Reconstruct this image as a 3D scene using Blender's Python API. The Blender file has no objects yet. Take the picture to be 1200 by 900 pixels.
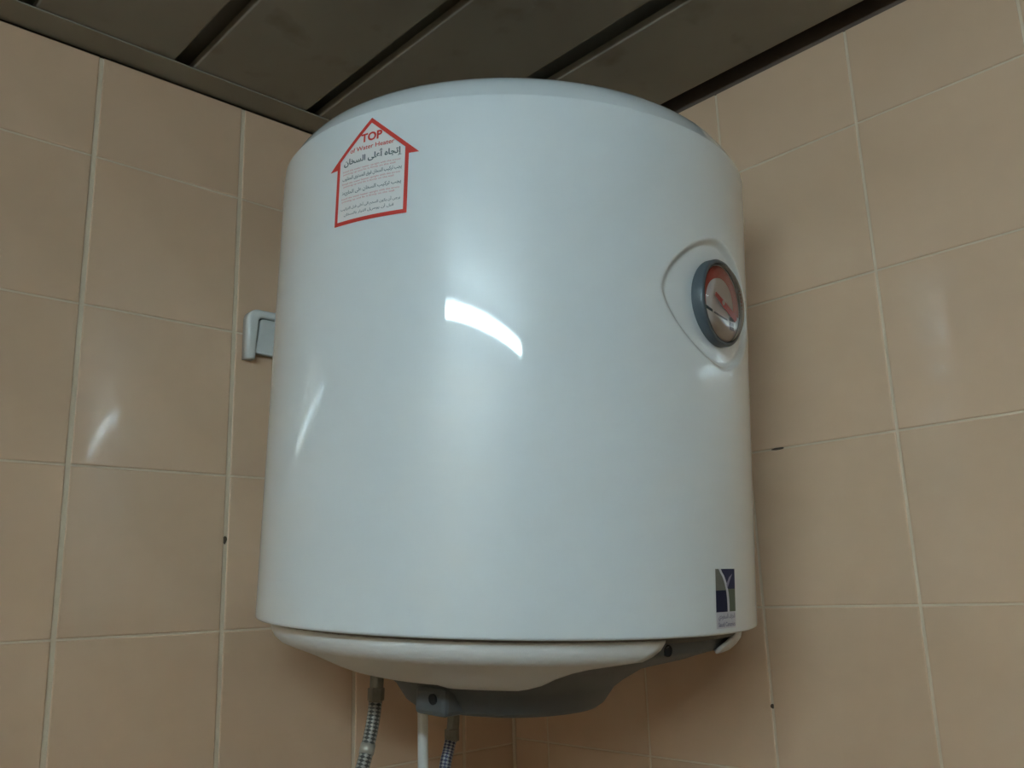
import bpy, bmesh, math, random
from mathutils import Vector, Matrix, Euler
from math import sin, cos, pi, radians, sqrt, atan2, hypot

random.seed(7)
SC = bpy.context.scene
COL = SC.collection

# ------------------------------------------------------------------ camera
Z0 = 1.75                                   # eye height above the floor
F_PX = 1040.3
cam_d = bpy.data.cameras.new('camera'); cam = bpy.data.objects.new('camera', cam_d); COL.objects.link(cam)
yaw, pitch, roll = 0.81183, 0.23125, -0.03239
d_ = Vector((-sin(yaw)*cos(pitch), cos(yaw)*cos(pitch), sin(pitch)))
r_ = Vector((cos(yaw), sin(yaw), 0)); u_ = r_.cross(d_)
r2 = r_*cos(roll) + u_*sin(roll); u2 = -r_*sin(roll) + u_*cos(roll)
m = Matrix((r2, u2, -d_)).transposed().to_4x4(); m.translation = (0.8354, -0.77714, Z0)
cam.matrix_world = m
cam_d.sensor_fit = 'HORIZONTAL'; cam_d.sensor_width = 36; cam_d.lens = F_PX/1200*36
cam_d.clip_start = 0.02
SC.camera = cam

# ------------------------------------------------------------------ world, exposure
w = bpy.data.worlds.new('world'); SC.world = w; w.use_nodes = True
w.node_tree.nodes['Background'].inputs[0].default_value = (0.5, 0.6, 0.65, 1)
w.node_tree.nodes['Background'].inputs[1].default_value = 0.05
SC.view_settings.view_transform = 'Standard'; SC.view_settings.look = 'None'
SC.cycles.blur_glossy = 0.0; SC.cycles.sample_clamp_indirect = 0.0; SC.view_settings.gamma = 1; SC.view_settings.exposure = 0.0
LAMP_COLOR = (0.74, 1.0, 1.13); LAMP_STRENGTH = 90.0

# room constants (corner of the two visible walls is x = 0, y = 0)
ZC = Z0 + 0.5312                            # underside of the false ceiling
ROOM_X, ROOM_Y = 2.9, -2.15
TILE_W, TILE_H = 0.15, 0.1494

# ------------------------------------------------------------------ materials
def mat(name, color=(.8, .8, .8), rough=.5, metal=0, coat=0, coat_rough=.05, **kw):
    mt = bpy.data.materials.new(name); mt.use_nodes = True
    b = mt.node_tree.nodes['Principled BSDF']
    b.inputs['Base Color'].default_value = (*color, 1); b.inputs['Roughness'].default_value = rough
    b.inputs['Metallic'].default_value = metal
    b.inputs['Coat Weight'].default_value = coat; b.inputs['Coat Roughness'].default_value = coat_rough
    for k, v in kw.items(): b.inputs[k.replace('_', ' ')].default_value = v
    return mt
def N(mt, t, **props):
    n = mt.node_tree.nodes.new(t)
    for k, v in props.items(): setattr(n, k, v)
    return n
def L(mt, a, b): mt.node_tree.links.new(a, b)
def BS(mt): return mt.node_tree.nodes['Principled BSDF']
def noise(mt, scale, detail=4, coord='Object', rough=.5):
    tc = N(mt, 'ShaderNodeTexCoord'); n = N(mt, 'ShaderNodeTexNoise')
    n.inputs['Scale'].default_value = scale; n.inputs['Detail'].default_value = detail; n.inputs['Roughness'].default_value = rough
    L(mt, tc.outputs[coord], n.inputs['Vector']); return n
def ramp(mt, fac, stops):
    r = N(mt, 'ShaderNodeValToRGB'); e = r.color_ramp.elements
    while len(e) < len(stops): e.new(.5)
    for k, (p, c) in enumerate(stops): e[k].position = p; e[k].color = (*c, 1)
    L(mt, fac, r.inputs['Fac']); return r
def bump(mt, h, strength=.1, dist=.001):
    b = N(mt, 'ShaderNodeBump'); b.inputs['Strength'].default_value = strength; b.inputs['Distance'].default_value = dist
    L(mt, h, b.inputs['Height']); L(mt, b.outputs['Normal'], BS(mt).inputs['Normal']); return b

def mottled(name, c0, c1, scale, rough, rnd=0.0, bump_s=0, **kw):
    mt = mat(name, c0, rough, **kw)
    n = noise(mt, scale); r = ramp(mt, n.outputs['Fac'], [(.3, c0), (.7, c1)])
    out = r.outputs['Color']
    if rnd:
        oi = N(mt, 'ShaderNodeObjectInfo'); hv = N(mt, 'ShaderNodeHueSaturation')
        mr = N(mt, 'ShaderNodeMapRange'); mr.inputs['To Min'].default_value = 1-rnd; mr.inputs['To Max'].default_value = 1+rnd
        L(mt, oi.outputs['Random'], mr.inputs['Value']); L(mt, mr.outputs['Result'], hv.inputs['Value'])
        L(mt, out, hv.inputs['Color']); out = hv.outputs['Color']
    L(mt, out, BS(mt).inputs['Base Color'])
    if bump_s: bump(mt, n.outputs['Fac'], bump_s)
    return mt

TILE_C0, TILE_C1 = (.64, .445, .295), (.70, .49, .33)
M_TILE = mottled('peach_glazed_tile', TILE_C0, TILE_C1, 9, .32, rnd=.04, coat=1.0, coat_rough=.06)
M_GROUT = mottled('pale_grout', (.64, .525, .385), (.71, .59, .44), 25, .85, bump_s=.3)
M_CEMENT = mottled('bare_cement', (.10, .07, .055), (.15, .11, .085), 14, .95, bump_s=.5)
M_PLENUM = mottled('plenum_concrete', (.30, .29, .25), (.36, .35, .30), 6, .95)
M_PANEL = mottled('painted_metal_strip', (.265, .245, .20), (.31, .288, .238), 7, .56, coat=.0, Specular_IOR_Level=.7)
n2 = noise(M_PANEL, 18, 3); r2 = ramp(M_PANEL, n2.outputs['Fac'], [(.28, (.72, .70, .66)), (.42, (1, 1, 1))])
mx = N(M_PANEL, 'ShaderNodeMix', data_type='RGBA', blend_type='MULTIPLY'); mx.inputs[0].default_value = 1
src = BS(M_PANEL).inputs['Base Color'].links[0].from_socket
L(M_PANEL, src, mx.inputs[6]); L(M_PANEL, r2.outputs['Color'], mx.inputs[7]); L(M_PANEL, mx.outputs[2], BS(M_PANEL).inputs['Base Color'])
M_TRIM = mat('painted_metal_angle', (.30, .275, .22), .45)
M_FLOOR = mottled('floor_stone', (.10, .08, .06), (.15, .125, .10), 5, .45)
M_ENAMEL = mat('white_enamel', (.715, .775, .795), .33, coat=1.0, coat_rough=.035)
n = noise(M_ENAMEL, 160, 2); bump(M_ENAMEL, n.outputs['Fac'], .02, .0006)
M_PLASTIC = mat('white_plastic', (.74, .745, .73), .38)
M_BRACKET = mat('white_bracket_plastic', (.68, .71, .70), .25, coat=.5, coat_rough=.1)
M_BRACKET2 = mat('pale_grey_plastic', (.56, .59, .58), .4)
M_GREY = mottled('dark_grey_plastic', (.085, .095, .098), (.10, .11, .112), 30, .5)
M_BEZEL = mat('slate_grey_bezel', (.07, .088, .10), .4)
M_BLACK = mat('black_hole', (.012, .012, .012), .8)
M_SEAM = mat('rubber_seam', (.16, .15, .13), .7)
M_DIAL = mat('dial_white', (.80, .76, .74), .5)
M_RED = mat('print_red', (.62, .05, .035), .45)
M_SCALE = mat('faded_red_print', (.50, .10, .07), .5)
M_REDN = mat('needle_red', (.60, .045, .04), .4)
M_PINK = mat('print_pink', (.62, .27, .28), .5)
M_INK = mat('print_ink', (.035, .075, .085), .5)
M_INK2 = mat('print_ink_soft', (.08, .14, .15), .5)
M_MARK = mat('print_grey', (.22, .22, .23), .5)
M_FILM = mat('label_film', (.80, .80, .79), .35, coat=.6, coat_rough=.08)
M_NAVY = mat('print_navy', (.012, .015, .045), .6, Specular_IOR_Level=.15)
M_NAVY2 = mat('print_navy_pale', (.035, .037, .085), .6, Specular_IOR_Level=.15)
M_LGREY = mat('print_logo_grey', (.17, .17, .145), .6, Specular_IOR_Level=.15)
M_LGREEN = mat('print_logo_green_grey', (.13, .155, .11), .6, Specular_IOR_Level=.15)
M_LTEXT = mat('print_violet_grey', (.22, .20, .30), .5)
M_LBACK = mat('print_logo_back', (.55, .55, .60), .4)
M_BRASS = mottled('dull_fitting_metal', (.19, .18, .15), (.27, .26, .22), 60, .42, metal=.6)
M_NUT = mat('pale_ferrule', (.50, .49, .43), .35, metal=.4)
M_CABLE = mat('white_cable_sheath', (.74, .76, .74), .4)
M_STAIN = mat('brown_chip', (.075, .055, .036), .8)
M_STEEL = mat('lamp_body_white', (.75, .75, .73), .45)

def lens_mat():
    mt = bpy.data.materials.new('clear_lens'); mt.use_nodes = True; nt = mt.node_tree; nt.nodes.clear()
    o = nt.nodes.new('ShaderNodeOutputMaterial'); mx = nt.nodes.new('ShaderNodeMixShader')
    t = nt.nodes.new('ShaderNodeBsdfTransparent'); g = nt.nodes.new('ShaderNodeBsdfGlossy'); fr = nt.nodes.new('ShaderNodeFresnel')
    t.inputs[0].default_value = (.98, .99, .99, 1); g.inputs['Roughness'].default_value = .04; fr.inputs[0].default_value = 1.49
    nt.links.new(fr.outputs[0], mx.inputs[0]); nt.links.new(t.outputs[0], mx.inputs[1]); nt.links.new(g.outputs[0], mx.inputs[2])
    nt.links.new(mx.outputs[0], o.inputs[0]); return mt
M_LENS = lens_mat()

def tube_mat():
    mt = bpy.data.materials.new('fluorescent_glow'); mt.use_nodes = True; b = BS(mt)
    b.inputs['Base Color'].default_value = (.9, .9, .9, 1)
    b.inputs['Emission Color'].default_value = (*LAMP_COLOR, 1); b.inputs['Emission Strength'].default_value = LAMP_STRENGTH
    return mt
M_GLOW = tube_mat()

def tiled_mat():
    mt = mat('tiled_wall', TILE_C0, .35, coat=.6, coat_rough=.06)
    tc = N(mt, 'ShaderNodeTexCoord'); b = N(mt, 'ShaderNodeTexBrick'); b.offset = 0; b.squash = 1
    for k, v in (('Scale', 1), ('Mortar Size', .002), ('Brick Width', .15), ('Row Height', .15)): b.inputs[k].default_value = v
    b.inputs['Color1'].default_value = (*TILE_C0, 1); b.inputs['Color2'].default_value = (*TILE_C1, 1); b.inputs['Mortar'].default_value = (.55, .45, .34, 1)
    L(mt, tc.outputs['UV'], b.inputs['Vector']); L(mt, b.outputs['Color'], BS(mt).inputs['Base Color']); return mt
M_TILED = tiled_mat()

def braid_mat(name, metal_c, dark, nu, nv):
    mt = mat(name, metal_c, .4)
    tc = N(mt, 'ShaderNodeTexCoord'); sp = N(mt, 'ShaderNodeSeparateXYZ'); L(mt, tc.outputs['UV'], sp.inputs[0])
    def ma(op, a, b):
        q = N(mt, 'ShaderNodeMath', operation=op)
        for i, x in enumerate((a, b)):
            if isinstance(x, (int, float)): q.inputs[i].default_value = x
            else: L(mt, x, q.inputs[i])
        return q.outputs[0]
    u = ma('MULTIPLY', sp.outputs[0], nu); v = ma('MULTIPLY', sp.outputs[1], nv)
    a = ma('SINE', ma('MULTIPLY', ma('ADD', u, v), 2*pi), 0); b = ma('SINE', ma('MULTIPLY', ma('SUBTRACT', u, v), 2*pi), 0)
    h = ma('MULTIPLY', a, b)
    r = ramp(mt, ma('ADD', ma('MULTIPLY', h, .5), .5), [(.45, dark), (.6, metal_c)])
    L(mt, r.outputs['Color'], BS(mt).inputs['Base Color']); BS(mt).inputs['Metallic'].default_value = .35
    bump(mt, h, .6, .0006); return mt
M_BRAID = braid_mat('braided_steel', (.44, .44, .40), (.10, .105, .10), 3, 150)
M_BRAIDB = braid_mat('braided_steel_blue', (.42, .43, .45), (.07, .075, .14), 4, 170)

# ------------------------------------------------------------------ helpers
def link(o, parent=None):
    COL.objects.link(o)
    if parent is not None: o.parent = parent
    return o
def obj(name, me, material=None, parent=None, smooth=False, **props):
    if isinstance(me, bmesh.types.BMesh):
        b = me; me = bpy.data.meshes.new(name); b.normal_update(); b.to_mesh(me); b.free()
    if material is not None and not me.materials: me.materials.append(material)
    if smooth:
        for p in me.polygons: p.use_smooth = True
    o = bpy.data.objects.new(name, me); link(o, parent)
    for k, v in props.items(): o[k] = v
    return o
def empty(name, loc, label, cat, group=None):
    o = bpy.data.objects.new(name, None); o.empty_display_size = .05; link(o); o.location = loc
    o['label'] = label; o['category'] = cat
    if group: o['group'] = group
    return o
def box(b, x0, x1, y0, y1, z0, z1, bev=0, seg=2):
    r = bmesh.ops.create_cube(b, size=1)
    for v in r['verts']: v.co = Vector(((x0+x1)/2+v.co.x*(x1-x0), (y0+y1)/2+v.co.y*(y1-y0), (z0+z1)/2+v.co.z*(z1-z0)))
    if bev:
        es = list({e for v in r['verts'] for e in v.link_edges})
        bmesh.ops.bevel(b, geom=es, offset=bev, segments=seg, affect='EDGES', profile=.5)
def boxbm(*a, **k):
    b = bmesh.new(); box(b, *a, **k); return b
def lathe(b, prof, n=96, close=False):
    rings = []
    for (r, z) in prof:
        if r < 1e-6: rings.append([b.verts.new((0, 0, z))])
        else: rings.append([b.verts.new((r*cos(2*pi*k/n), r*sin(2*pi*k/n), z)) for k in range(n)])
    for A, B in zip(rings[:-1], rings[1:]):
        for k in range(n):
            k2 = (k+1) % n
            if len(A) == 1 and len(B) == 1: continue
            if len(A) == 1: b.faces.new((A[0], B[k], B[k2]))
            elif len(B) == 1: b.faces.new((A[k], B[0], A[k2]))
            else: b.faces.new((A[k], B[k], B[k2], A[k2]))
    bmesh.ops.recalc_face_normals(b, faces=b.faces)
    return rings
def tube(b, pts, rad, n=16, caps=True):
    """round tube along pts, with u around and v = metres along"""
    uv = b.loops.layers.uv.verify()
    pts = [Vector(p) for p in pts]; rads = rad if isinstance(rad, (list, tuple)) else [rad]*len(pts)
    T = [(pts[min(i+1, len(pts)-1)]-pts[max(i-1, 0)]).normalized() for i in range(len(pts))]
    ref = Vector((1, 0, 0)) if abs(T[0].x) < .8 else Vector((0, 1, 0))
    rings = []; s = 0; S = []
    for i, p in enumerate(pts):
        ref = (ref - T[i]*ref.dot(T[i])).normalized(); q = T[i].cross(ref)
        rings.append([b.verts.new(p+(ref*cos(2*pi*k/n)+q*sin(2*pi*k/n))*rads[i]) for k in range(n)])
        if i: s += (pts[i]-pts[i-1]).length
        S.append(s)
    for i in range(len(pts)-1):
        for k in range(n):
            k2 = (k+1) % n
            f = b.faces.new((rings[i][k], rings[i][k2], rings[i+1][k2], rings[i+1][k]))
            for lp, (a, c) in zip(f.loops, ((k, i), (k+1, i), (k+1, i+1), (k, i+1))): lp[uv].uv = (a/n, S[c])
    if caps: b.faces.new(rings[0][::-1]); b.faces.new(rings[-1])
def bezier(pts, n=40):
    """Catmull-Rom through the points"""
    P = [Vector(p) for p in pts]; P = [P[0]*2-P[1]] + P + [P[-1]*2-P[-2]]; out = []
    per = max(2, n//(len(P)-3))
    for i in range(1, len(P)-2):
        for k in range(per):
            t = k/per; a, b_, c, d = P[i-1], P[i], P[i+1], P[i+2]
            out.append(.5*((2*b_)+(c-a)*t+(2*a-5*b_+4*c-d)*t*t+(3*b_-a-3*c+d)*t**3))
    out.append(P[-2]); return out
def smoothstep(a, b, x):
    t = max(0, min(1, (x-a)/(b-a))); return t*t*(3-2*t)

# ------------------------------------------------------------------ room shell
def tile_mesh(name, wx, wz, axis):
    """tile proud of the grout bed by 1.4 mm, origin at its centre; axis 'L' faces +x, 'R' faces -y"""
    b = bmesh.new(); g = .0016; e = .0012; hx, hz = (wx/2-.0022, wz/2-.0010) if axis == 'L' else (wx/2-.0013, wz/2-.0009)
    def P(a, c, dpt): return (dpt, a, c) if axis == 'L' else (a, -dpt, c)
    lv = [[b.verts.new(P(sx*(hx-i), sz*(hz-i), dd)) for sx, sz in ((-1, -1), (1, -1), (1, 1), (-1, 1))] for i, dd in ((0, -.0012), (0, -.0006), (e*.4, -.00012), (e, .00006))]
    for A, B in zip(lv[:-1], lv[1:]):
        for k in range(4): b.faces.new((A[k], A[(k+1) % 4], B[(k+1) % 4], B[k]))
    b.faces.new(lv[-1]); bmesh.ops.recalc_face_normals(b, faces=b.faces)
    me = bpy.data.meshes.new(name); b.to_mesh(me); b.free(); me.materials.append(M_TILE); return me

TOP = ZC - .0035
def tiled_wall(axis, wall, cut, zoff, ncol, kmin, extent):
    """columns run away from the corner: one cut column, then whole tiles; rows joints at zoff + k*TILE_H"""
    cols = [(0, cut)] + [(cut+i*TILE_W, cut+(i+1)*TILE_W) for i in range(40)]
    rows = []
    k = 3
    while True:
        z1, z0_ = min(Z0+zoff+(k+1)*TILE_H, TOP+.0012), Z0+zoff+k*TILE_H
        if z0_ < 0: z0_ = 0
        if z1 > 0.01 and z1-z0_ > .012: rows.append((z0_, z1, k))
        if z0_ <= 0: break
        k -= 1
    cache = {}; rest = bmesh.new()
    for ci, (a, c) in enumerate(cols):
        if a >= extent: break
        c = min(c, extent)
        for (z0_, z1, k) in rows:
            wx, wz = c-a, z1-z0_
            key = (round(wx, 4), round(wz, 4))
            mid, zm = (a+c)/2, (z0_+z1)/2
            loc = Vector((0, -mid, zm)) if axis == 'L' else Vector((mid, 0, zm))
            if key not in cache: cache[key] = tile_mesh('tile', wx, wz, axis)
            if ci <= ncol and k >= kmin:
                o = obj('tile', cache[key], None, wall); o.location = loc
                tlt = .0022
                o.rotation_euler = (0, random.uniform(-tlt, tlt), random.uniform(-tlt, tlt)) if axis == 'L' else (random.uniform(-tlt, tlt), 0, random.uniform(-tlt, tlt))
            else:
                n0 = len(rest.verts); rest.from_mesh(cache[key]); rest.verts.ensure_lookup_table()
                bmesh.ops.translate(rest, verts=rest.verts[n0:], vec=loc)
    obj('tile_field', rest, M_TILE, wall, kind='stuff')

wall_left = obj('wall_left', boxbm(-.12, -.0012, ROOM_Y, .12, 0, TOP), M_GROUT, kind='structure')
wall_right = obj('wall_right', boxbm(-.0012, ROOM_X, .0012, .12, 0, TOP), M_GROUT, kind='structure')
obj('upper_wall', boxbm(-.12, -.02, ROOM_Y, .12, TOP, ZC+.026), M_CEMENT, wall_left)
obj('upper_wall', boxbm(-.004, ROOM_X, .003, .12, TOP, ZC+.026), M_CEMENT, wall_right)
tiled_wall('L', wall_left, .07838, .12286, 7, -4, -ROOM_Y)
tiled_wall('R', wall_right, .05662, .12867, 7, -4, ROOM_X)

def uv_wall(name, corners, material):
    b = bmesh.new(); uv = b.loops.layers.uv.verify(); c = [Vector(p) for p in corners]; f = b.faces.new([b.verts.new(p) for p in c])
    for lp, p in zip(f.loops, c): lp[uv].uv = ((p-c[0]).dot((c[1]-c[0]).normalized()), (p-c[0]).dot((c[3]-c[0]).normalized()))
    o = obj(name, b, material, kind='structure'); md = o.modifiers.new('thick', 'SOLIDIFY'); md.thickness = .1; md.offset = -1; return o
uv_wall('wall_rear', [(ROOM_X, ROOM_Y, 0), (0, ROOM_Y, 0), (0, ROOM_Y, ZC+.14), (ROOM_X, ROOM_Y, ZC+.14)], M_TILED)
uv_wall('wall_opposite', [(ROOM_X, 0, 0), (ROOM_X, ROOM_Y, 0), (ROOM_X, ROOM_Y, ZC+.14), (ROOM_X, 0, ZC+.14)], M_TILED)
obj('floor', boxbm(-.12, ROOM_X+.1, ROOM_Y-.1, .12, -.1, 0), M_FLOOR, kind='structure')

# false ceiling of open-jointed metal strips under a dark slab
ceiling = obj('ceiling', boxbm(-.12, ROOM_X+.1, ROOM_Y-.1, .12, ZC+.026, ZC+.24), M_PLENUM, kind='structure')
def strip(y0, y1):
    prof = []; r = .0022; zb_ = ZC+.0018; h = .0085
    prof += [(y0+.010, zb_+h), (y0, zb_+h), (y0, zb_+r)]
    prof += [(y0+r-r*cos(a), zb_+r-r*sin(a)) for a in (radians(30), radians(60))] + [(y0+r, zb_)]
    prof += [(y1-r, zb_)] + [(y1-r+r*sin(a), zb_+r-r*cos(a)) for a in (radians(30), radians(60))]
    prof += [(y1, zb_+r), (y1, zb_+h), (y1-.010, zb_+h)]
    t = .0009; inn = []
    for y, z in prof[::-1]:                        # inner skin, so the sheet has a real thickness
        inn.append((y + (t if y < (y0+y1)/2 else -t)*(1 if z > zb_+1e-6 else 0), z + (t if z < zb_+r else (-t if abs(z-zb_-h) < 1e-6 else 0))))
    prof = prof + inn
    b = bmesh.new(); x0, x1 = .004, ROOM_X-.002
    A = [b.verts.new((x0, y, z)) for y, z in prof]; B = [b.verts.new((x1, y, z)) for y, z in prof]
    for k in range(len(prof)):
        k2 = (k+1) % len(prof); b.faces.new((A[k], A[k2], B[k2], B[k]))
    bmesh.ops.recalc_face_normals(b, faces=b.faces)
    obj('ceiling_strip', b, M_PANEL, ceiling)
for y0, y1 in ((-.149, -.022), (-.3035, -.176), (-.4505, -.3195)): strip(y0, y1)
y1 = -.4695
while y1 > ROOM_Y+.14:
    strip(y1-.129, y1); y1 -= .1475
strip(ROOM_Y+.004, y1)
b = bmesh.new()
box(b, -.0035, .034, ROOM_Y+.001, -.001, ZC, ZC+.0013, bev=.0004, seg=1); box(b, -.0035, -.0022, ROOM_Y+.001, -.001, ZC+.0013, ZC+.025)
obj('trim_1', b, M_TRIM, kind='structure')
# grout bead in the corner
b = bmesh.new(); box(b, 0, .0045, -.0045, 0, 0, TOP, bev=.0015, seg=1)
obj('trim_2', b, M_GROUT, kind='structure')
# missing bits of grout that show dark
def chip(wall, axis, a, z, w_, h_):
    b = bmesh.new(); n_ = 9; vs = []
    for lvl, s in ((-.0011, 1), (.0003, .8)):
        vs.append([])
        for k in range(n_):
            rr = random.uniform(.75, 1.15)*s; t = 2*pi*k/n_
            p, q = w_/2*cos(t)*rr, h_/2*sin(t)*rr
            vs[-1].append(b.verts.new((lvl, a+p, Z0+z+q) if axis == 'L' else (a+p, -lvl, Z0+z+q)))
    for k in range(n_): b.faces.new((vs[0][k], vs[0][(k+1) % n_], vs[1][(k+1) % n_], vs[1][k]))
    b.faces.new(vs[1]); bmesh.ops.recalc_face_normals(b, faces=b.faces)
    obj('grout_chip', b, M_STAIN, wall)
chip(wall_left, 'L', -.379, .060, .004, .009)
chip(wall_right, 'R', .389, .129, .015, .0026)
chip(wall_right, 'R', .3565, -.111, .004, .005)

# ------------------------------------------------------------------ fluorescent lamp on the ceiling behind the viewer
lamp = empty('fluorescent_lamp', (1.303, -1.50, ZC), 'bare fluorescent tube on a slim white batten under the strip ceiling', 'lamp')
obj('batten', boxbm(-.575, .575, -.03, .03, -.027, .0015, bev=.004), M_STEEL, lamp)
for s in (-1, 1):
    obj('lamp_holder', boxbm(s*.562-.008, s*.562+.008, -.014, .014, -.062, -.026, bev=.003), M_STEEL, lamp)
b = bmesh.new(); tube(b, [(-.553, 0, -.046), (.553, 0, -.046)], .0130, 20)
obj('tube', b, M_GLOW, lamp, smooth=True)

# ------------------------------------------------------------------ water heater (local frame: x front, z up the leaning axis)
R = .21378; H_T = .3832; ZB = -.01889
ax = Vector((.06571, .00373, 1)).normalized()
e1 = Vector((0, 1, 0)).cross(ax).normalized(); e2 = ax.cross(e1)
heater = empty('water_heater', (0, 0, 0), 'white enamelled drum-shaped electric water heater hung in the tiled corner', 'water heater')
MH = Matrix((e1, e2, ax)).transposed().to_4x4()
MH.translation = Vector((.24157, -.22841, Z0)) + ax*ZB
heater.matrix_world = MH

AZC, TG = radians(7.1), .2482            # centre of the dial recess
def recess(az, z):
    s = R*((az-AZC+pi) % (2*pi)-pi); t = z-TG
    q = (abs(s/.073)**1.6 + abs(t/.053)**1.6)**(1/1.6)
    return -.0042*(1-smoothstep(.89, 1.0, q))
def surf(az, z, off=0): return Vector(((R+recess(az, z)+off)*cos(az), (R+recess(az, z)+off)*sin(az), z))

azs = []; a = -180.
while a < 180:
    azs.append(radians(a)); a += .35 if -18 <= a < 32 else 2.0
zs = [.0, .0012, .004, .02, .06, .10, .14, .17]
z = .19
while z < .305: zs.append(z); z += .00125
zs += [.31, .33, .35, .37, .3795]
b = bmesh.new(); grid = [[b.verts.new(surf(a_, z_)) for a_ in azs] for z_ in zs]
prof_low = [(R-.0012, -.0012), (R-.006, -.0016), (R-.012, 0.0)]
prof_top = [(R-.0003, .3815), (R-.0028, .3862), (R-.0065, .3922), (R-.0115, .3990), (R-.0170, .4040), (R-.0240, .4080), (R-.034, .4110), (R-.07, .4150), (R-.13, .4190), (R-.19, .4205)]
for pr, at in ((prof_top, 1), (prof_low, 0)):
    for (r, z_) in pr:
        row = [b.verts.new((r*cos(a_), r*sin(a_), z_)) for a_ in azs]
        if at: grid.append(row)
        else: grid.insert(0, row)
grid_top = len(grid)-len(prof_top)
for A, B in zip(grid[:-1], grid[1:]):
    for k in range(len(azs)):
        k2 = (k+1) % len(azs); b.faces.new((A[k], A[k2], B[k2], B[k]))
b.faces.new(grid[-1])
crease = set(grid[grid_top])
for e in b.edges:
    if e.verts[0] in crease and e.verts[1] in crease: e.smooth = False
obj('tank_shell', b, M_ENAMEL, heater, smooth=True)

# dark seam between shell and the bottom cover
b = bmesh.new(); lathe(b, [(R-.013, .001), (R-.0135, -.006), (R-.03, -.007)], 96)
obj('seam', b, M_SEAM, heater, smooth=True)

# white bottom cover with the cut-out at the front
prof = [(.2003, -.0036), (.2012, -.0055), (.2002, -.0105), (.1970, -.0150), (.1930, -.0185), (.1870, -.0210), (.1790, -.0240), (.170, -.0275), (.160, -.0320), (.150, -.0365), (.140, -.0402), (.128, -.0430), (.114, -.0450), (.100, -.0460)]
# angles (from the front) where the cover stops on either side of the cut-out, per profile ring
cut_l = [9.0, 9.4, 10.4, 11.8, 13.4, 19.0, 24.0, 27.0, 30.0, 33.0, 36.0, 38.5, 41.0, 44.0]
cut_r = [21.0, 19.5, 15.5, 12.5, 13.0, 55.0, 60.0, 62.0, 64.0, 65.0, 66.0, 67.0, 68.0, 70.0]
b = bmesh.new(); nA = 150; rows = []
for (r, z_), al, ar in zip(prof, cut_l, cut_r):
    row = []
    a0, a1 = radians(ar), radians(360-al)
    for k in range(nA+1):
        a_ = a0+(a1-a0)*k/nA
        aa = (a_+pi) % (2*pi)-pi
        dz = -.0018*smoothstep(radians(-66), radians(-61), aa)*smoothstep(radians(0), radians(-8), aa)*smoothstep(.165, .150, r) if aa < 0 else 0
        row.append(b.verts.new((r*cos(a_), r*sin(a_), z_+dz)))
    rows.append(row)
for A, B in zip(rows[:-1], rows[1:]):
    for k in range(nA): b.faces.new((A[k], B[k], B[k+1], A[k+1]))
bmesh.ops.recalc_face_normals(b, faces=b.faces)
o = obj('bottom_cover', b, M_PLASTIC, heater, smooth=True)
md = o.modifiers.new('thick', 'SOLIDIFY'); md.thickness = .0026; md.offset = -1

# dark grey control housing showing through the cut-out and below
b = bmesh.new()
lathe(b, [(.1935, -.003), (.1930, -.0140), (.1870, -.0172), (.178, -.0200), (.160, -.0262), (.140, -.0315), (.122, -.0370), (.104, -.0480), (.095, -.0550), (.086, -.0680), (.081, -.0715), (.072, -.0735), (.03, -.0745), (0, -.0745)], 96)
housing = obj('control_housing', b, M_GREY, heater, smooth=True)
b = bmesh.new(); box(b, -.017, .017, -.0125, .0125, -.011, .011, bev=.004)
lug = obj('screw_lug', b, M_GREY, housing, smooth=False)
lug.location = (.020, -.088, -.0600); lug.rotation_euler = (0, 0, radians(8))
def screw(loc, nrm, r, parent):
    b = bmesh.new(); lathe(b, [(0, -.001), (r, -.001), (r, .0004), (r*.8, .0008), (r*.75, .0001), (0, .0001)], 14)
    o = obj('screw_hole', b, M_BLACK, parent); o.location = loc; o.rotation_euler = Vector(nrm).to_track_quat('Z', 'Y').to_euler(); return o
screw((.193*cos(radians(-6.3)), .193*sin(radians(-6.3)), -.012), (cos(radians(-6.3)), sin(radians(-6.3)), 0), .0042, housing)
screw((.026, -.1008, -.0580), (0.1, -1, -.1), .0042, housing)

# ---- dial thermometer
gauge = bpy.data.objects.new('thermometer', None); link(gauge, heater)
gx = Vector((cos(AZC), sin(AZC), 0)); gy = Vector((-sin(AZC), cos(AZC), 0)); gz = Vector((0, 0, 1))
mg = Matrix((gy, gz, gx)).transposed().to_4x4(); mg.translation = gx*(R-.0088) + Vector((0, 0, TG+.0006))
gauge.matrix_local = mg
RB = .0346
b = bmesh.new()
lathe(b, [(RB-.001, -.006), (RB, -.004), (RB, .0100), (RB-.0010, .0114), (RB-.0028, .0118), (RB-.0035, .0110), (RB-.0036, .0085)], 72)
obj('bezel', b, M_BEZEL, gauge, smooth=True)
b = bmesh.new(); lathe(b, [(RB-.0037, -.002), (RB-.0037, .0090), (0, .0090)], 64); obj('dial', b, M_DIAL, gauge)
def flat(name, poly, z_, material, parent, th=.0003):
    b = bmesh.new(); lo = [b.verts.new((x, y, z_)) for x, y in poly]; hi = [b.verts.new((x, y, z_+th)) for x, y in poly]
    b.faces.new(hi); b.faces.new(lo[::-1])
    for k in range(len(poly)): k2 = (k+1) % len(poly); b.faces.new((lo[k], lo[k2], hi[k2], hi[k]))
    return obj(name, b, material, parent)
rd = RB-.0040
b = bmesh.new(); arc = []
for k in range(41):
    t = radians(196 - 208*k/40); f_ = k/40
    wd = .12 + .20*smoothstep(0, .45, f_)
    arc.append([b.verts.new((rd*q*cos(t), rd*q*sin(t), .0093)) for q in (.97, .97-wd)])
for A, B in zip(arc[:-1], arc[1:]): b.faces.new((A[0], B[0], B[1], A[1]))
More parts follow.
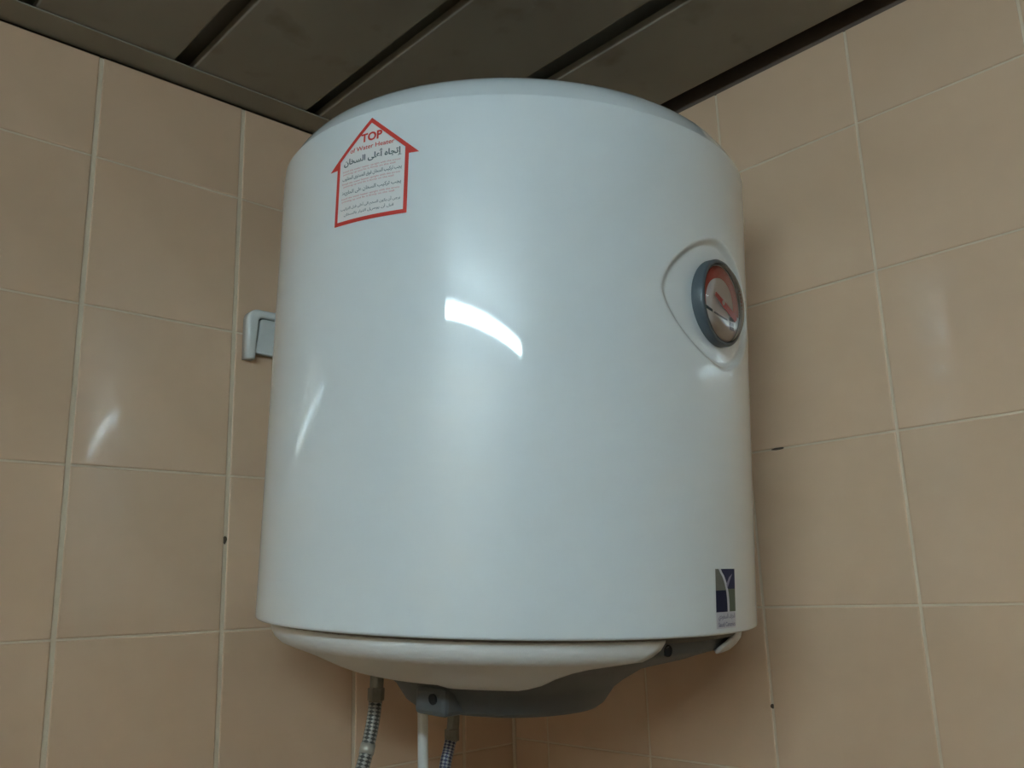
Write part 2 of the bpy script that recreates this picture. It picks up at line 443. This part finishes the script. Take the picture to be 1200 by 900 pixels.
bmesh.ops.recalc_face_normals(b, faces=b.faces); 
for f_ in b.faces:
    if f_.normal.z < 0: f_.normal_flip()
obj('red_scale', b, M_SCALE, gauge)
th = radians(-22); c_, s_ = cos(th), sin(th)
rot = lambda x, y: (x*c_-y*s_, x*s_+y*c_)
flat('needle', [rot(x*rd, y*rd) for x, y in ((-.42, -.05), (.1, -.085), (.74, -.10), (.80, 0), (.74, .10), (.1, .085), (-.42, .05))], .0104, M_REDN, gauge, .0006)
b = bmesh.new(); lathe(b, [(.0020, .0090), (.0020, .0113), (.0014, .0117), (0, .0117)], 20); obj('needle_hub', b, M_DIAL, gauge)
flat('scale_mark', [(x*rd, y*rd) for x, y in ((-.86, -.22), (-.50, -.27), (-.50, -.33), (-.86, -.30))], .0091, M_INK, gauge)
flat('scale_mark', [(x*rd, y*rd) for x, y in ((-.40, -.30), (.30, -.36), (.30, -.39), (-.40, -.34))], .0091, M_MARK, gauge)
for k in range(3):
    flat('scale_mark', [(x*rd, y*rd) for x, y in ((.44, -.28-k*.12), (.66, -.28-k*.12), (.66, -.36-k*.12), (.44, -.36-k*.12))], .0091, M_MARK, gauge)
b = bmesh.new(); lathe(b, [(RB-.0036, .0100), (RB-.0045, .0135), (RB-.0065, .0152), (RB-.012, .0160), (0, .0166)], 64)
obj('lens', b, M_LENS, gauge, smooth=True, label='clear domed plastic lens')

# ---- printing wrapped on the drum
def wrap(s, t, az0, t0, off): 
    a_ = az0+s/R
    return Vector(((R+off)*cos(a_), (R+off)*sin(a_), t0+t))
def bent(name, polys, az0, t0, off, material, parent, step=.004):
    """flat polygons (metres) cut into narrow columns and wrapped on the drum"""
    b = bmesh.new()
    for poly in polys: b.faces.new([b.verts.new((x, y, 0)) for x, y in poly])
    xs = [v.co.x for v in b.verts]; x = math.floor(min(xs)/step)*step
    while x < max(xs):
        bmesh.ops.bisect_plane(b, geom=list(b.verts)+list(b.edges)+list(b.faces), plane_co=(x, 0, 0), plane_no=(1, 0, 0)); x += step
    bmesh.ops.triangulate(b, faces=[f for f in b.faces if len(f.verts) > 4])
    for f in b.faces:
        if f.normal.z < 0: pass
    b.normal_update()
    for f in list(b.faces):
        if f.normal.z < 0: f.normal_flip()
    for v in b.verts: v.co = wrap(v.co.x, v.co.y, az0, t0, off)
    return obj(name, b, material, parent)
AR = {'ا': 'FE8D FE8E', 'أ': 'FE83 FE84', 'إ': 'FE87 FE88', 'ت': 'FE95 FE96 FE97 FE98', 'ج': 'FE9D FE9E FE9F FEA0', 'ه': 'FEE9 FEEA FEEB FEEC',
      'ع': 'FEC9 FECA FECB FECC', 'ل': 'FEDD FEDE FEDF FEE0', 'ى': 'FEEF FEF0', 'س': 'FEB1 FEB2 FEB3 FEB4', 'خ': 'FEA5 FEA6 FEA7 FEA8', 'ن': 'FEE5 FEE6 FEE7 FEE8',
      'ي': 'FEF1 FEF2 FEF3 FEF4', 'ب': 'FE8F FE90 FE91 FE92', 'ر': 'FEAD FEAE', 'ك': 'FED9 FEDA FEDB FEDC', 'ف': 'FED1 FED2 FED3 FED4', 'ق': 'FED5 FED6 FED7 FED8',
      'و': 'FEED FEEE', 'م': 'FEE1 FEE2 FEE3 FEE4', 'ض': 'FEBD FEBE FEBF FEC0', 'ز': 'FEAF FEB0', 'د': 'FEA9 FEAA', 'ة': 'FE93 FE94', 'ح': 'FEA1 FEA2 FEA3 FEA4', 'ط': 'FEC1 FEC2 FEC3 FEC4'}
def shape_ar(t):
    out = []
    for i, ch in enumerate(t):
        if ch not in AR: out.append(ch); continue
        F = AR[ch].split(); dual = len(F) == 4
        prev = i > 0 and t[i-1] in AR and len(AR[t[i-1]].split()) == 4
        nxt = dual and i+1 < len(t) and t[i+1] in AR
        k = (3 if nxt else 1) if prev else (2 if nxt else 0)
        out.append(chr(int(F[k], 16)))
    return ''.join(out[::-1])
def text_polys(body, width, height=None, bold=0, shear=0):
    cu = bpy.data.curves.new('lettering', 'FONT'); cu.body = body; cu.resolution_u = 3; cu.offset = bold; cu.shear = shear
    o = bpy.data.objects.new('lettering', cu); COL.objects.link(o)
    dg = bpy.context.evaluated_depsgraph_get(); me = bpy.data.meshes.new_from_object(o.evaluated_get(dg))
    vs = [v.co.copy() for v in me.vertices]; fs = [list(p.vertices) for p in me.polygons]
    bpy.data.objects.remove(o); bpy.data.curves.remove(cu); bpy.data.meshes.remove(me)
    x0, x1 = min(v.x for v in vs), max(v.x for v in vs); y0, y1 = min(v.y for v in vs), max(v.y for v in vs)
    sx = width/(x1-x0); sy = height/(y1-y0) if height else sx
    return [[((vs[i].x-(x0+x1)/2)*sx, (vs[i].y-(y0+y1)/2)*sy) for i in f] for f in fs]
def lettering(body, width, height, az0, t, ds, off, material, parent, bold=0, shear=0):
    P = [[(x+ds, y) for x, y in f] for f in text_polys(body, width, height, bold, shear)]
    b = bmesh.new()
    for f in P:
        try: b.faces.new([b.verts.new((x, y, 0)) for x, y in f])
        except ValueError: pass
    b.normal_update()
    for f in list(b.faces):
        if f.normal.z < 0: f.normal_flip()
    for v in b.verts: v.co = wrap(v.co.x, v.co.y, az0, t, off)
    return obj('lettering', b, material, parent)

AZS = radians(-73.05)
mm = .001
B0, EV, AP, HW, EW = 295.*mm, 341.2*mm, 376.*mm, 34.*mm, 42.4*mm
sticker = bent('sticker', [[(-HW, B0), (HW, B0), (HW, EV), (0, AP-2*mm), (-HW, EV)]], AZS, 0, .00015, M_FILM, heater)
outer = [(-HW, B0), (HW, B0), (HW, EV), (EW, EV), (0, AP), (-EW, EV), (-HW, EV)]
t_ = 3.1*mm; sl = (AP-EV)/EW; k_ = t_*sqrt(1+sl*sl)
yi = lambda x: AP-k_-sl*abs(x)                 # inner roof line
inner = [(-HW+t_, B0+t_), (HW-t_, B0+t_), (HW-t_, EV+0*mm), (HW-t_, EV), (0, AP-k_), (-HW+t_, EV), (-HW+t_, EV)]
band = [[(-HW, B0), (HW, B0), (HW-t_, B0+t_), (-HW+t_, B0+t_)],
        [(HW, B0), (HW, EV), (HW-t_, EV), (HW-t_, B0+t_)], [(-HW, B0), (-HW+t_, B0+t_), (-HW+t_, EV), (-HW, EV)],
        [(HW-t_, EV), (EW, EV), (0, AP), (0, AP-k_), (HW-t_, yi(HW-t_))], [(-HW+t_, EV), (-HW+t_, yi(HW-t_)), (0, AP-k_), (0, AP), (-EW, EV)]]
bent('outline', band, AZS, 0, .00028, M_RED, sticker)
def put(body, wd, ht, t, ds, mt_, bold=0, shear=0): lettering(body, wd*mm, ht*mm, AZS, t*mm, ds*mm, .0003, mt_, sticker, bold, shear)
put('TOP', 20, 7.0, 361.0, 0.3, M_RED, .035)
put('of Water Heater', 42, 3.6, 353.3, 0.5, M_RED, .012)
put(shape_ar('إتجاه أعلى السخان'), 55, 8.4, 345.0, .8, M_INK, .022)
def pink(t, w1, w2):
    put('Install the water heater upright with the arrow', w1, 1.7, t+1.1, 0, M_PINK, .01); put('pointing up and fix it firmly on the wall', w2, 1.7, t-1.1, -2, M_PINK, .01)
pink(336.6, 55, 50); pink(326.6, 55, 48); pink(314.6, 55, 50)
put(shape_ar('يجب تركيب السخان فوق المستوى المطلوب'), 56, 3.9, 331.6, .5, M_INK2, .014)
put(shape_ar('يجب تركيب السخان على الحائط'), 56, 3.9, 320.2, .5, M_INK2, .014)
put(shape_ar('يرجى أن يكون السهم الى أعلى قبل التركيب'), 56, 3.9, 307.6, .3, M_INK2, .014)
put(shape_ar('قبل أن يوصل التيار بالسخان'), 47, 3.3, 303.0, -.5, M_INK2, .012)

# maker's emblem low on the front
AZL = radians(5.8); LW = 14.6*mm; LT, LM, LB = 45.4*mm, 30.2*mm, 14.8*mm
emblem = bent('emblem', [[(-LW, 3.2*mm), (LW, 3.2*mm), (LW, LT), (-LW, LT)]], AZL, 0, .00012, M_LBACK, heater)
def fx(u): return -LW+2*LW*u
def fy(v): return LT-(LT-LB)*v
curve = [(.20, .03), (.34, .14), (.46, .30), (.55, .50), (.59, .70), (.60, .85), (.60, 1.0)]
def side(v, which):
    for (a0, b0), (a1, b1) in zip(curve[:-1], curve[1:]):
        if b0 <= v <= b1: return a0+(a1-a0)*(v-b0)/(b1-b0)
    return curve[0][0] if v < .03 else curve[-1][0]
def strips(v0, v1, left, gap):
    P = []; n_ = 6
    for k in range(n_):
        va, vb = v0+(v1-v0)*k/n_, v0+(v1-v0)*(k+1)/n_
        if left: P.append([(fx(0), fy(va)), (fx(0), fy(vb)), (fx(side(vb, 0)-gap), fy(vb)), (fx(side(va, 0)-gap), fy(va))])
        else: P.append([(fx(side(va, 0)+gap), fy(va)), (fx(side(vb, 0)+gap), fy(vb)), (fx(1), fy(vb)), (fx(1), fy(va))])
    return P
bent('quarter', strips(0, .5, True, .05), AZL, 0, .00022, M_LGREY, emblem)
bent('quarter', strips(.5, 1, True, .05), AZL, 0, .00022, M_NAVY, emblem)
bent('quarter', strips(0, .47, False, .06), AZL, 0, .00022, M_NAVY2, emblem)
bent('quarter', strips(.47, 1, False, .06), AZL, 0, .00022, M_LGREEN, emblem)
bent('blade', [[(fx(.56), fy(.46)), (fx(.52), fy(.36)), (fx(.66), fy(.20)), (fx(.86), fy(.11)), (fx(.74), fy(.24)), (fx(.63), fy(.38))]], AZL, 0, .0003, M_LTEXT, emblem)
lettering(shape_ar('الخزف السعودي'), 25*mm, 5.2*mm, AZL, 10.9*mm, .6*mm, .0003, M_LTEXT, emblem, .02)
lettering('Saudi Ceramics', 25*mm, 3.2*mm, AZL, 6.0*mm, .6*mm, .0003, M_LTEXT, emblem, .02)

# ------------------------------------------------------------------ wall bracket that carries the heater
br = empty('wall_bracket', (.02, -.228, Z0+.25), 'white rounded mounting bracket on the left wall behind the heater', 'bracket')
def prism_x(name, prof, x0, x1, material, parent, bev=0):
    """prism along x from a (y, z) outline, all its front edges rounded"""
    b = bmesh.new(); A = [b.verts.new((x0, y, z)) for y, z in prof]; B = [b.verts.new((x1, y, z)) for y, z in prof]
    b.faces.new(A[::-1]); ff = b.faces.new(B)
    for k in range(len(prof)): k2 = (k+1) % len(prof); b.faces.new((A[k], A[k2], B[k2], B[k]))
    bmesh.ops.recalc_face_normals(b, faces=b.faces)
    if bev: bmesh.ops.bevel(b, geom=list(ff.edges), offset=bev, segments=4, affect='EDGES', profile=.5)
    return obj(name, b, material, parent, smooth=True)
YL = -.1415
def both(half):                                      # outline of one end, mirrored for the other
    return half + [(-y, z) for y, z in half[::-1]]
arcp = lambda cy, cz, r, t0, t1, n_: [(cy+r*cos(radians(t0+(t1-t0)*k/n_)), cz+r*sin(radians(t0+(t1-t0)*k/n_))) for k in range(n_+1)]
outer_ = [(YL, -.0062)] + arcp(YL+.012, .0360, .012, 180, 90, 6)
inner_ = [(YL+.0100, -.0062), (YL+.0108, .012), (YL+.0125, .0300)] + arcp(YL+.0175, .0345, .005, 170, 90, 4)
prism_x('rim', both(outer_)[:] + [(-y, z) for y, z in inner_] + inner_[::-1], -.0195, -.0070, M_BRACKET, br, .0036)
prism_x('face_panel', both([(YL+.0100, .0012), (YL+.0124, .0150), (YL+.0138, .0295)] + arcp(YL+.0188, .0336, .005, 170, 90, 4)), -.0190, -.0102, M_BRACKET2, br, .0006)
prism_x('back_plate', both([(YL+.008, .006), (YL+.009, .042)]), -.0192, -.0150, M_SEAM, br)
for s_ in (-1, 1):                                   # hooks the drum hangs on
    b = bmesh.new(); box(b, -.0102, .0165, s_*.058-.012, s_*.058+.012, .010, .028, bev=.002)
    obj('hook', b, M_BRACKET, br)
# ------------------------------------------------------------------ hoses and cable under the heater
def hose(label, pts, r, braid, fit, collar_at):
    top = Vector(pts[0]); t = empty('flexible_hose', (pts[-1][0], pts[-1][1], Z0+pts[-1][2]), label, 'hose')
    org = Vector(pts[-1]); P = [Vector(p)-org for p in bezier(pts, 60)]
    # cut the path into fitting and braid by length
    acc = 0; i = 0
    while acc < fit: acc += (P[i+1]-P[i]).length; i += 1
    b = bmesh.new(); q = P[:i+1]; n_ = len(q)
    tube(b, q, [r*1.06]*n_, 16); obj('fitting', b, M_BRASS, t, smooth=True)
    dirn = (P[1]-P[0]).normalized()
    b = bmesh.new(); c = P[max(0, i-2)]; tube(b, [c-dirn*.006, c-dirn*.0055, c+dirn*.0055, c+dirn*.006], [r*1.05, r*1.28, r*1.28, r*1.05], 6); obj('nut', b, M_BRASS, t)
    b = bmesh.new(); tube(b, P[i:], r, 18); obj('braid', b, braid, t, smooth=True)
    if collar_at:
        acc = 0; j = 0
        while acc < collar_at: acc += (P[j+1]-P[j]).length; j += 1
        b = bmesh.new(); tube(b, [P[j-1], P[j], P[j+1]], r*1.12, 18); obj('collar', b, M_NUT, t, smooth=True)
    return t
hose('steel braided hose with a pale collar, left of the white cable', [(.098, -.2665, -.055), (.098, -.268, -.085), (.1, -.2730, -.112), (.102, -.282, -.140), (.104, -.2945, -.175), (.105, -.302, -.23), (.100, -.312, -.32), (.070, -.316, -.42), (.012, -.316, -.46)], .0062, M_BRAID, .040, .082)
hose('shorter-showing braided hose with blue flecks, right of the white cable', [(.098, -.173, -.060), (.098, -.1735, -.10), (.099, -.176, -.130), (.1, -.183, -.150), (.102, -.190, -.168), (.104, -.202, -.23), (.100, -.212, -.32), (.070, -.216, -.42), (.012, -.216, -.46)], .0058, M_BRAIDB, .080, None)
cb = empty('power_cable', (.115, -.226, Z0-.60), 'straight white power cable hanging between the two braided hoses', 'cable')
b = bmesh.new(); tube(b, bezier([(0, 0, .545), (0, 0, .50), (0, -.0005, .40), (.0, -.001, .25), (-.01, -.001, .10), (-.05, -.001, .02), (-.112, -.001, 0)], 40), .0050, 16)
obj('sheath', b, M_CABLE, cb, smooth=True)
b = bmesh.new(); tube(b, [(0, 0, .553), (0, 0, .535), (0, 0, .530)], [.0062, .0062, .0052], 16); obj('gland', b, M_GREY, cb, smooth=True)
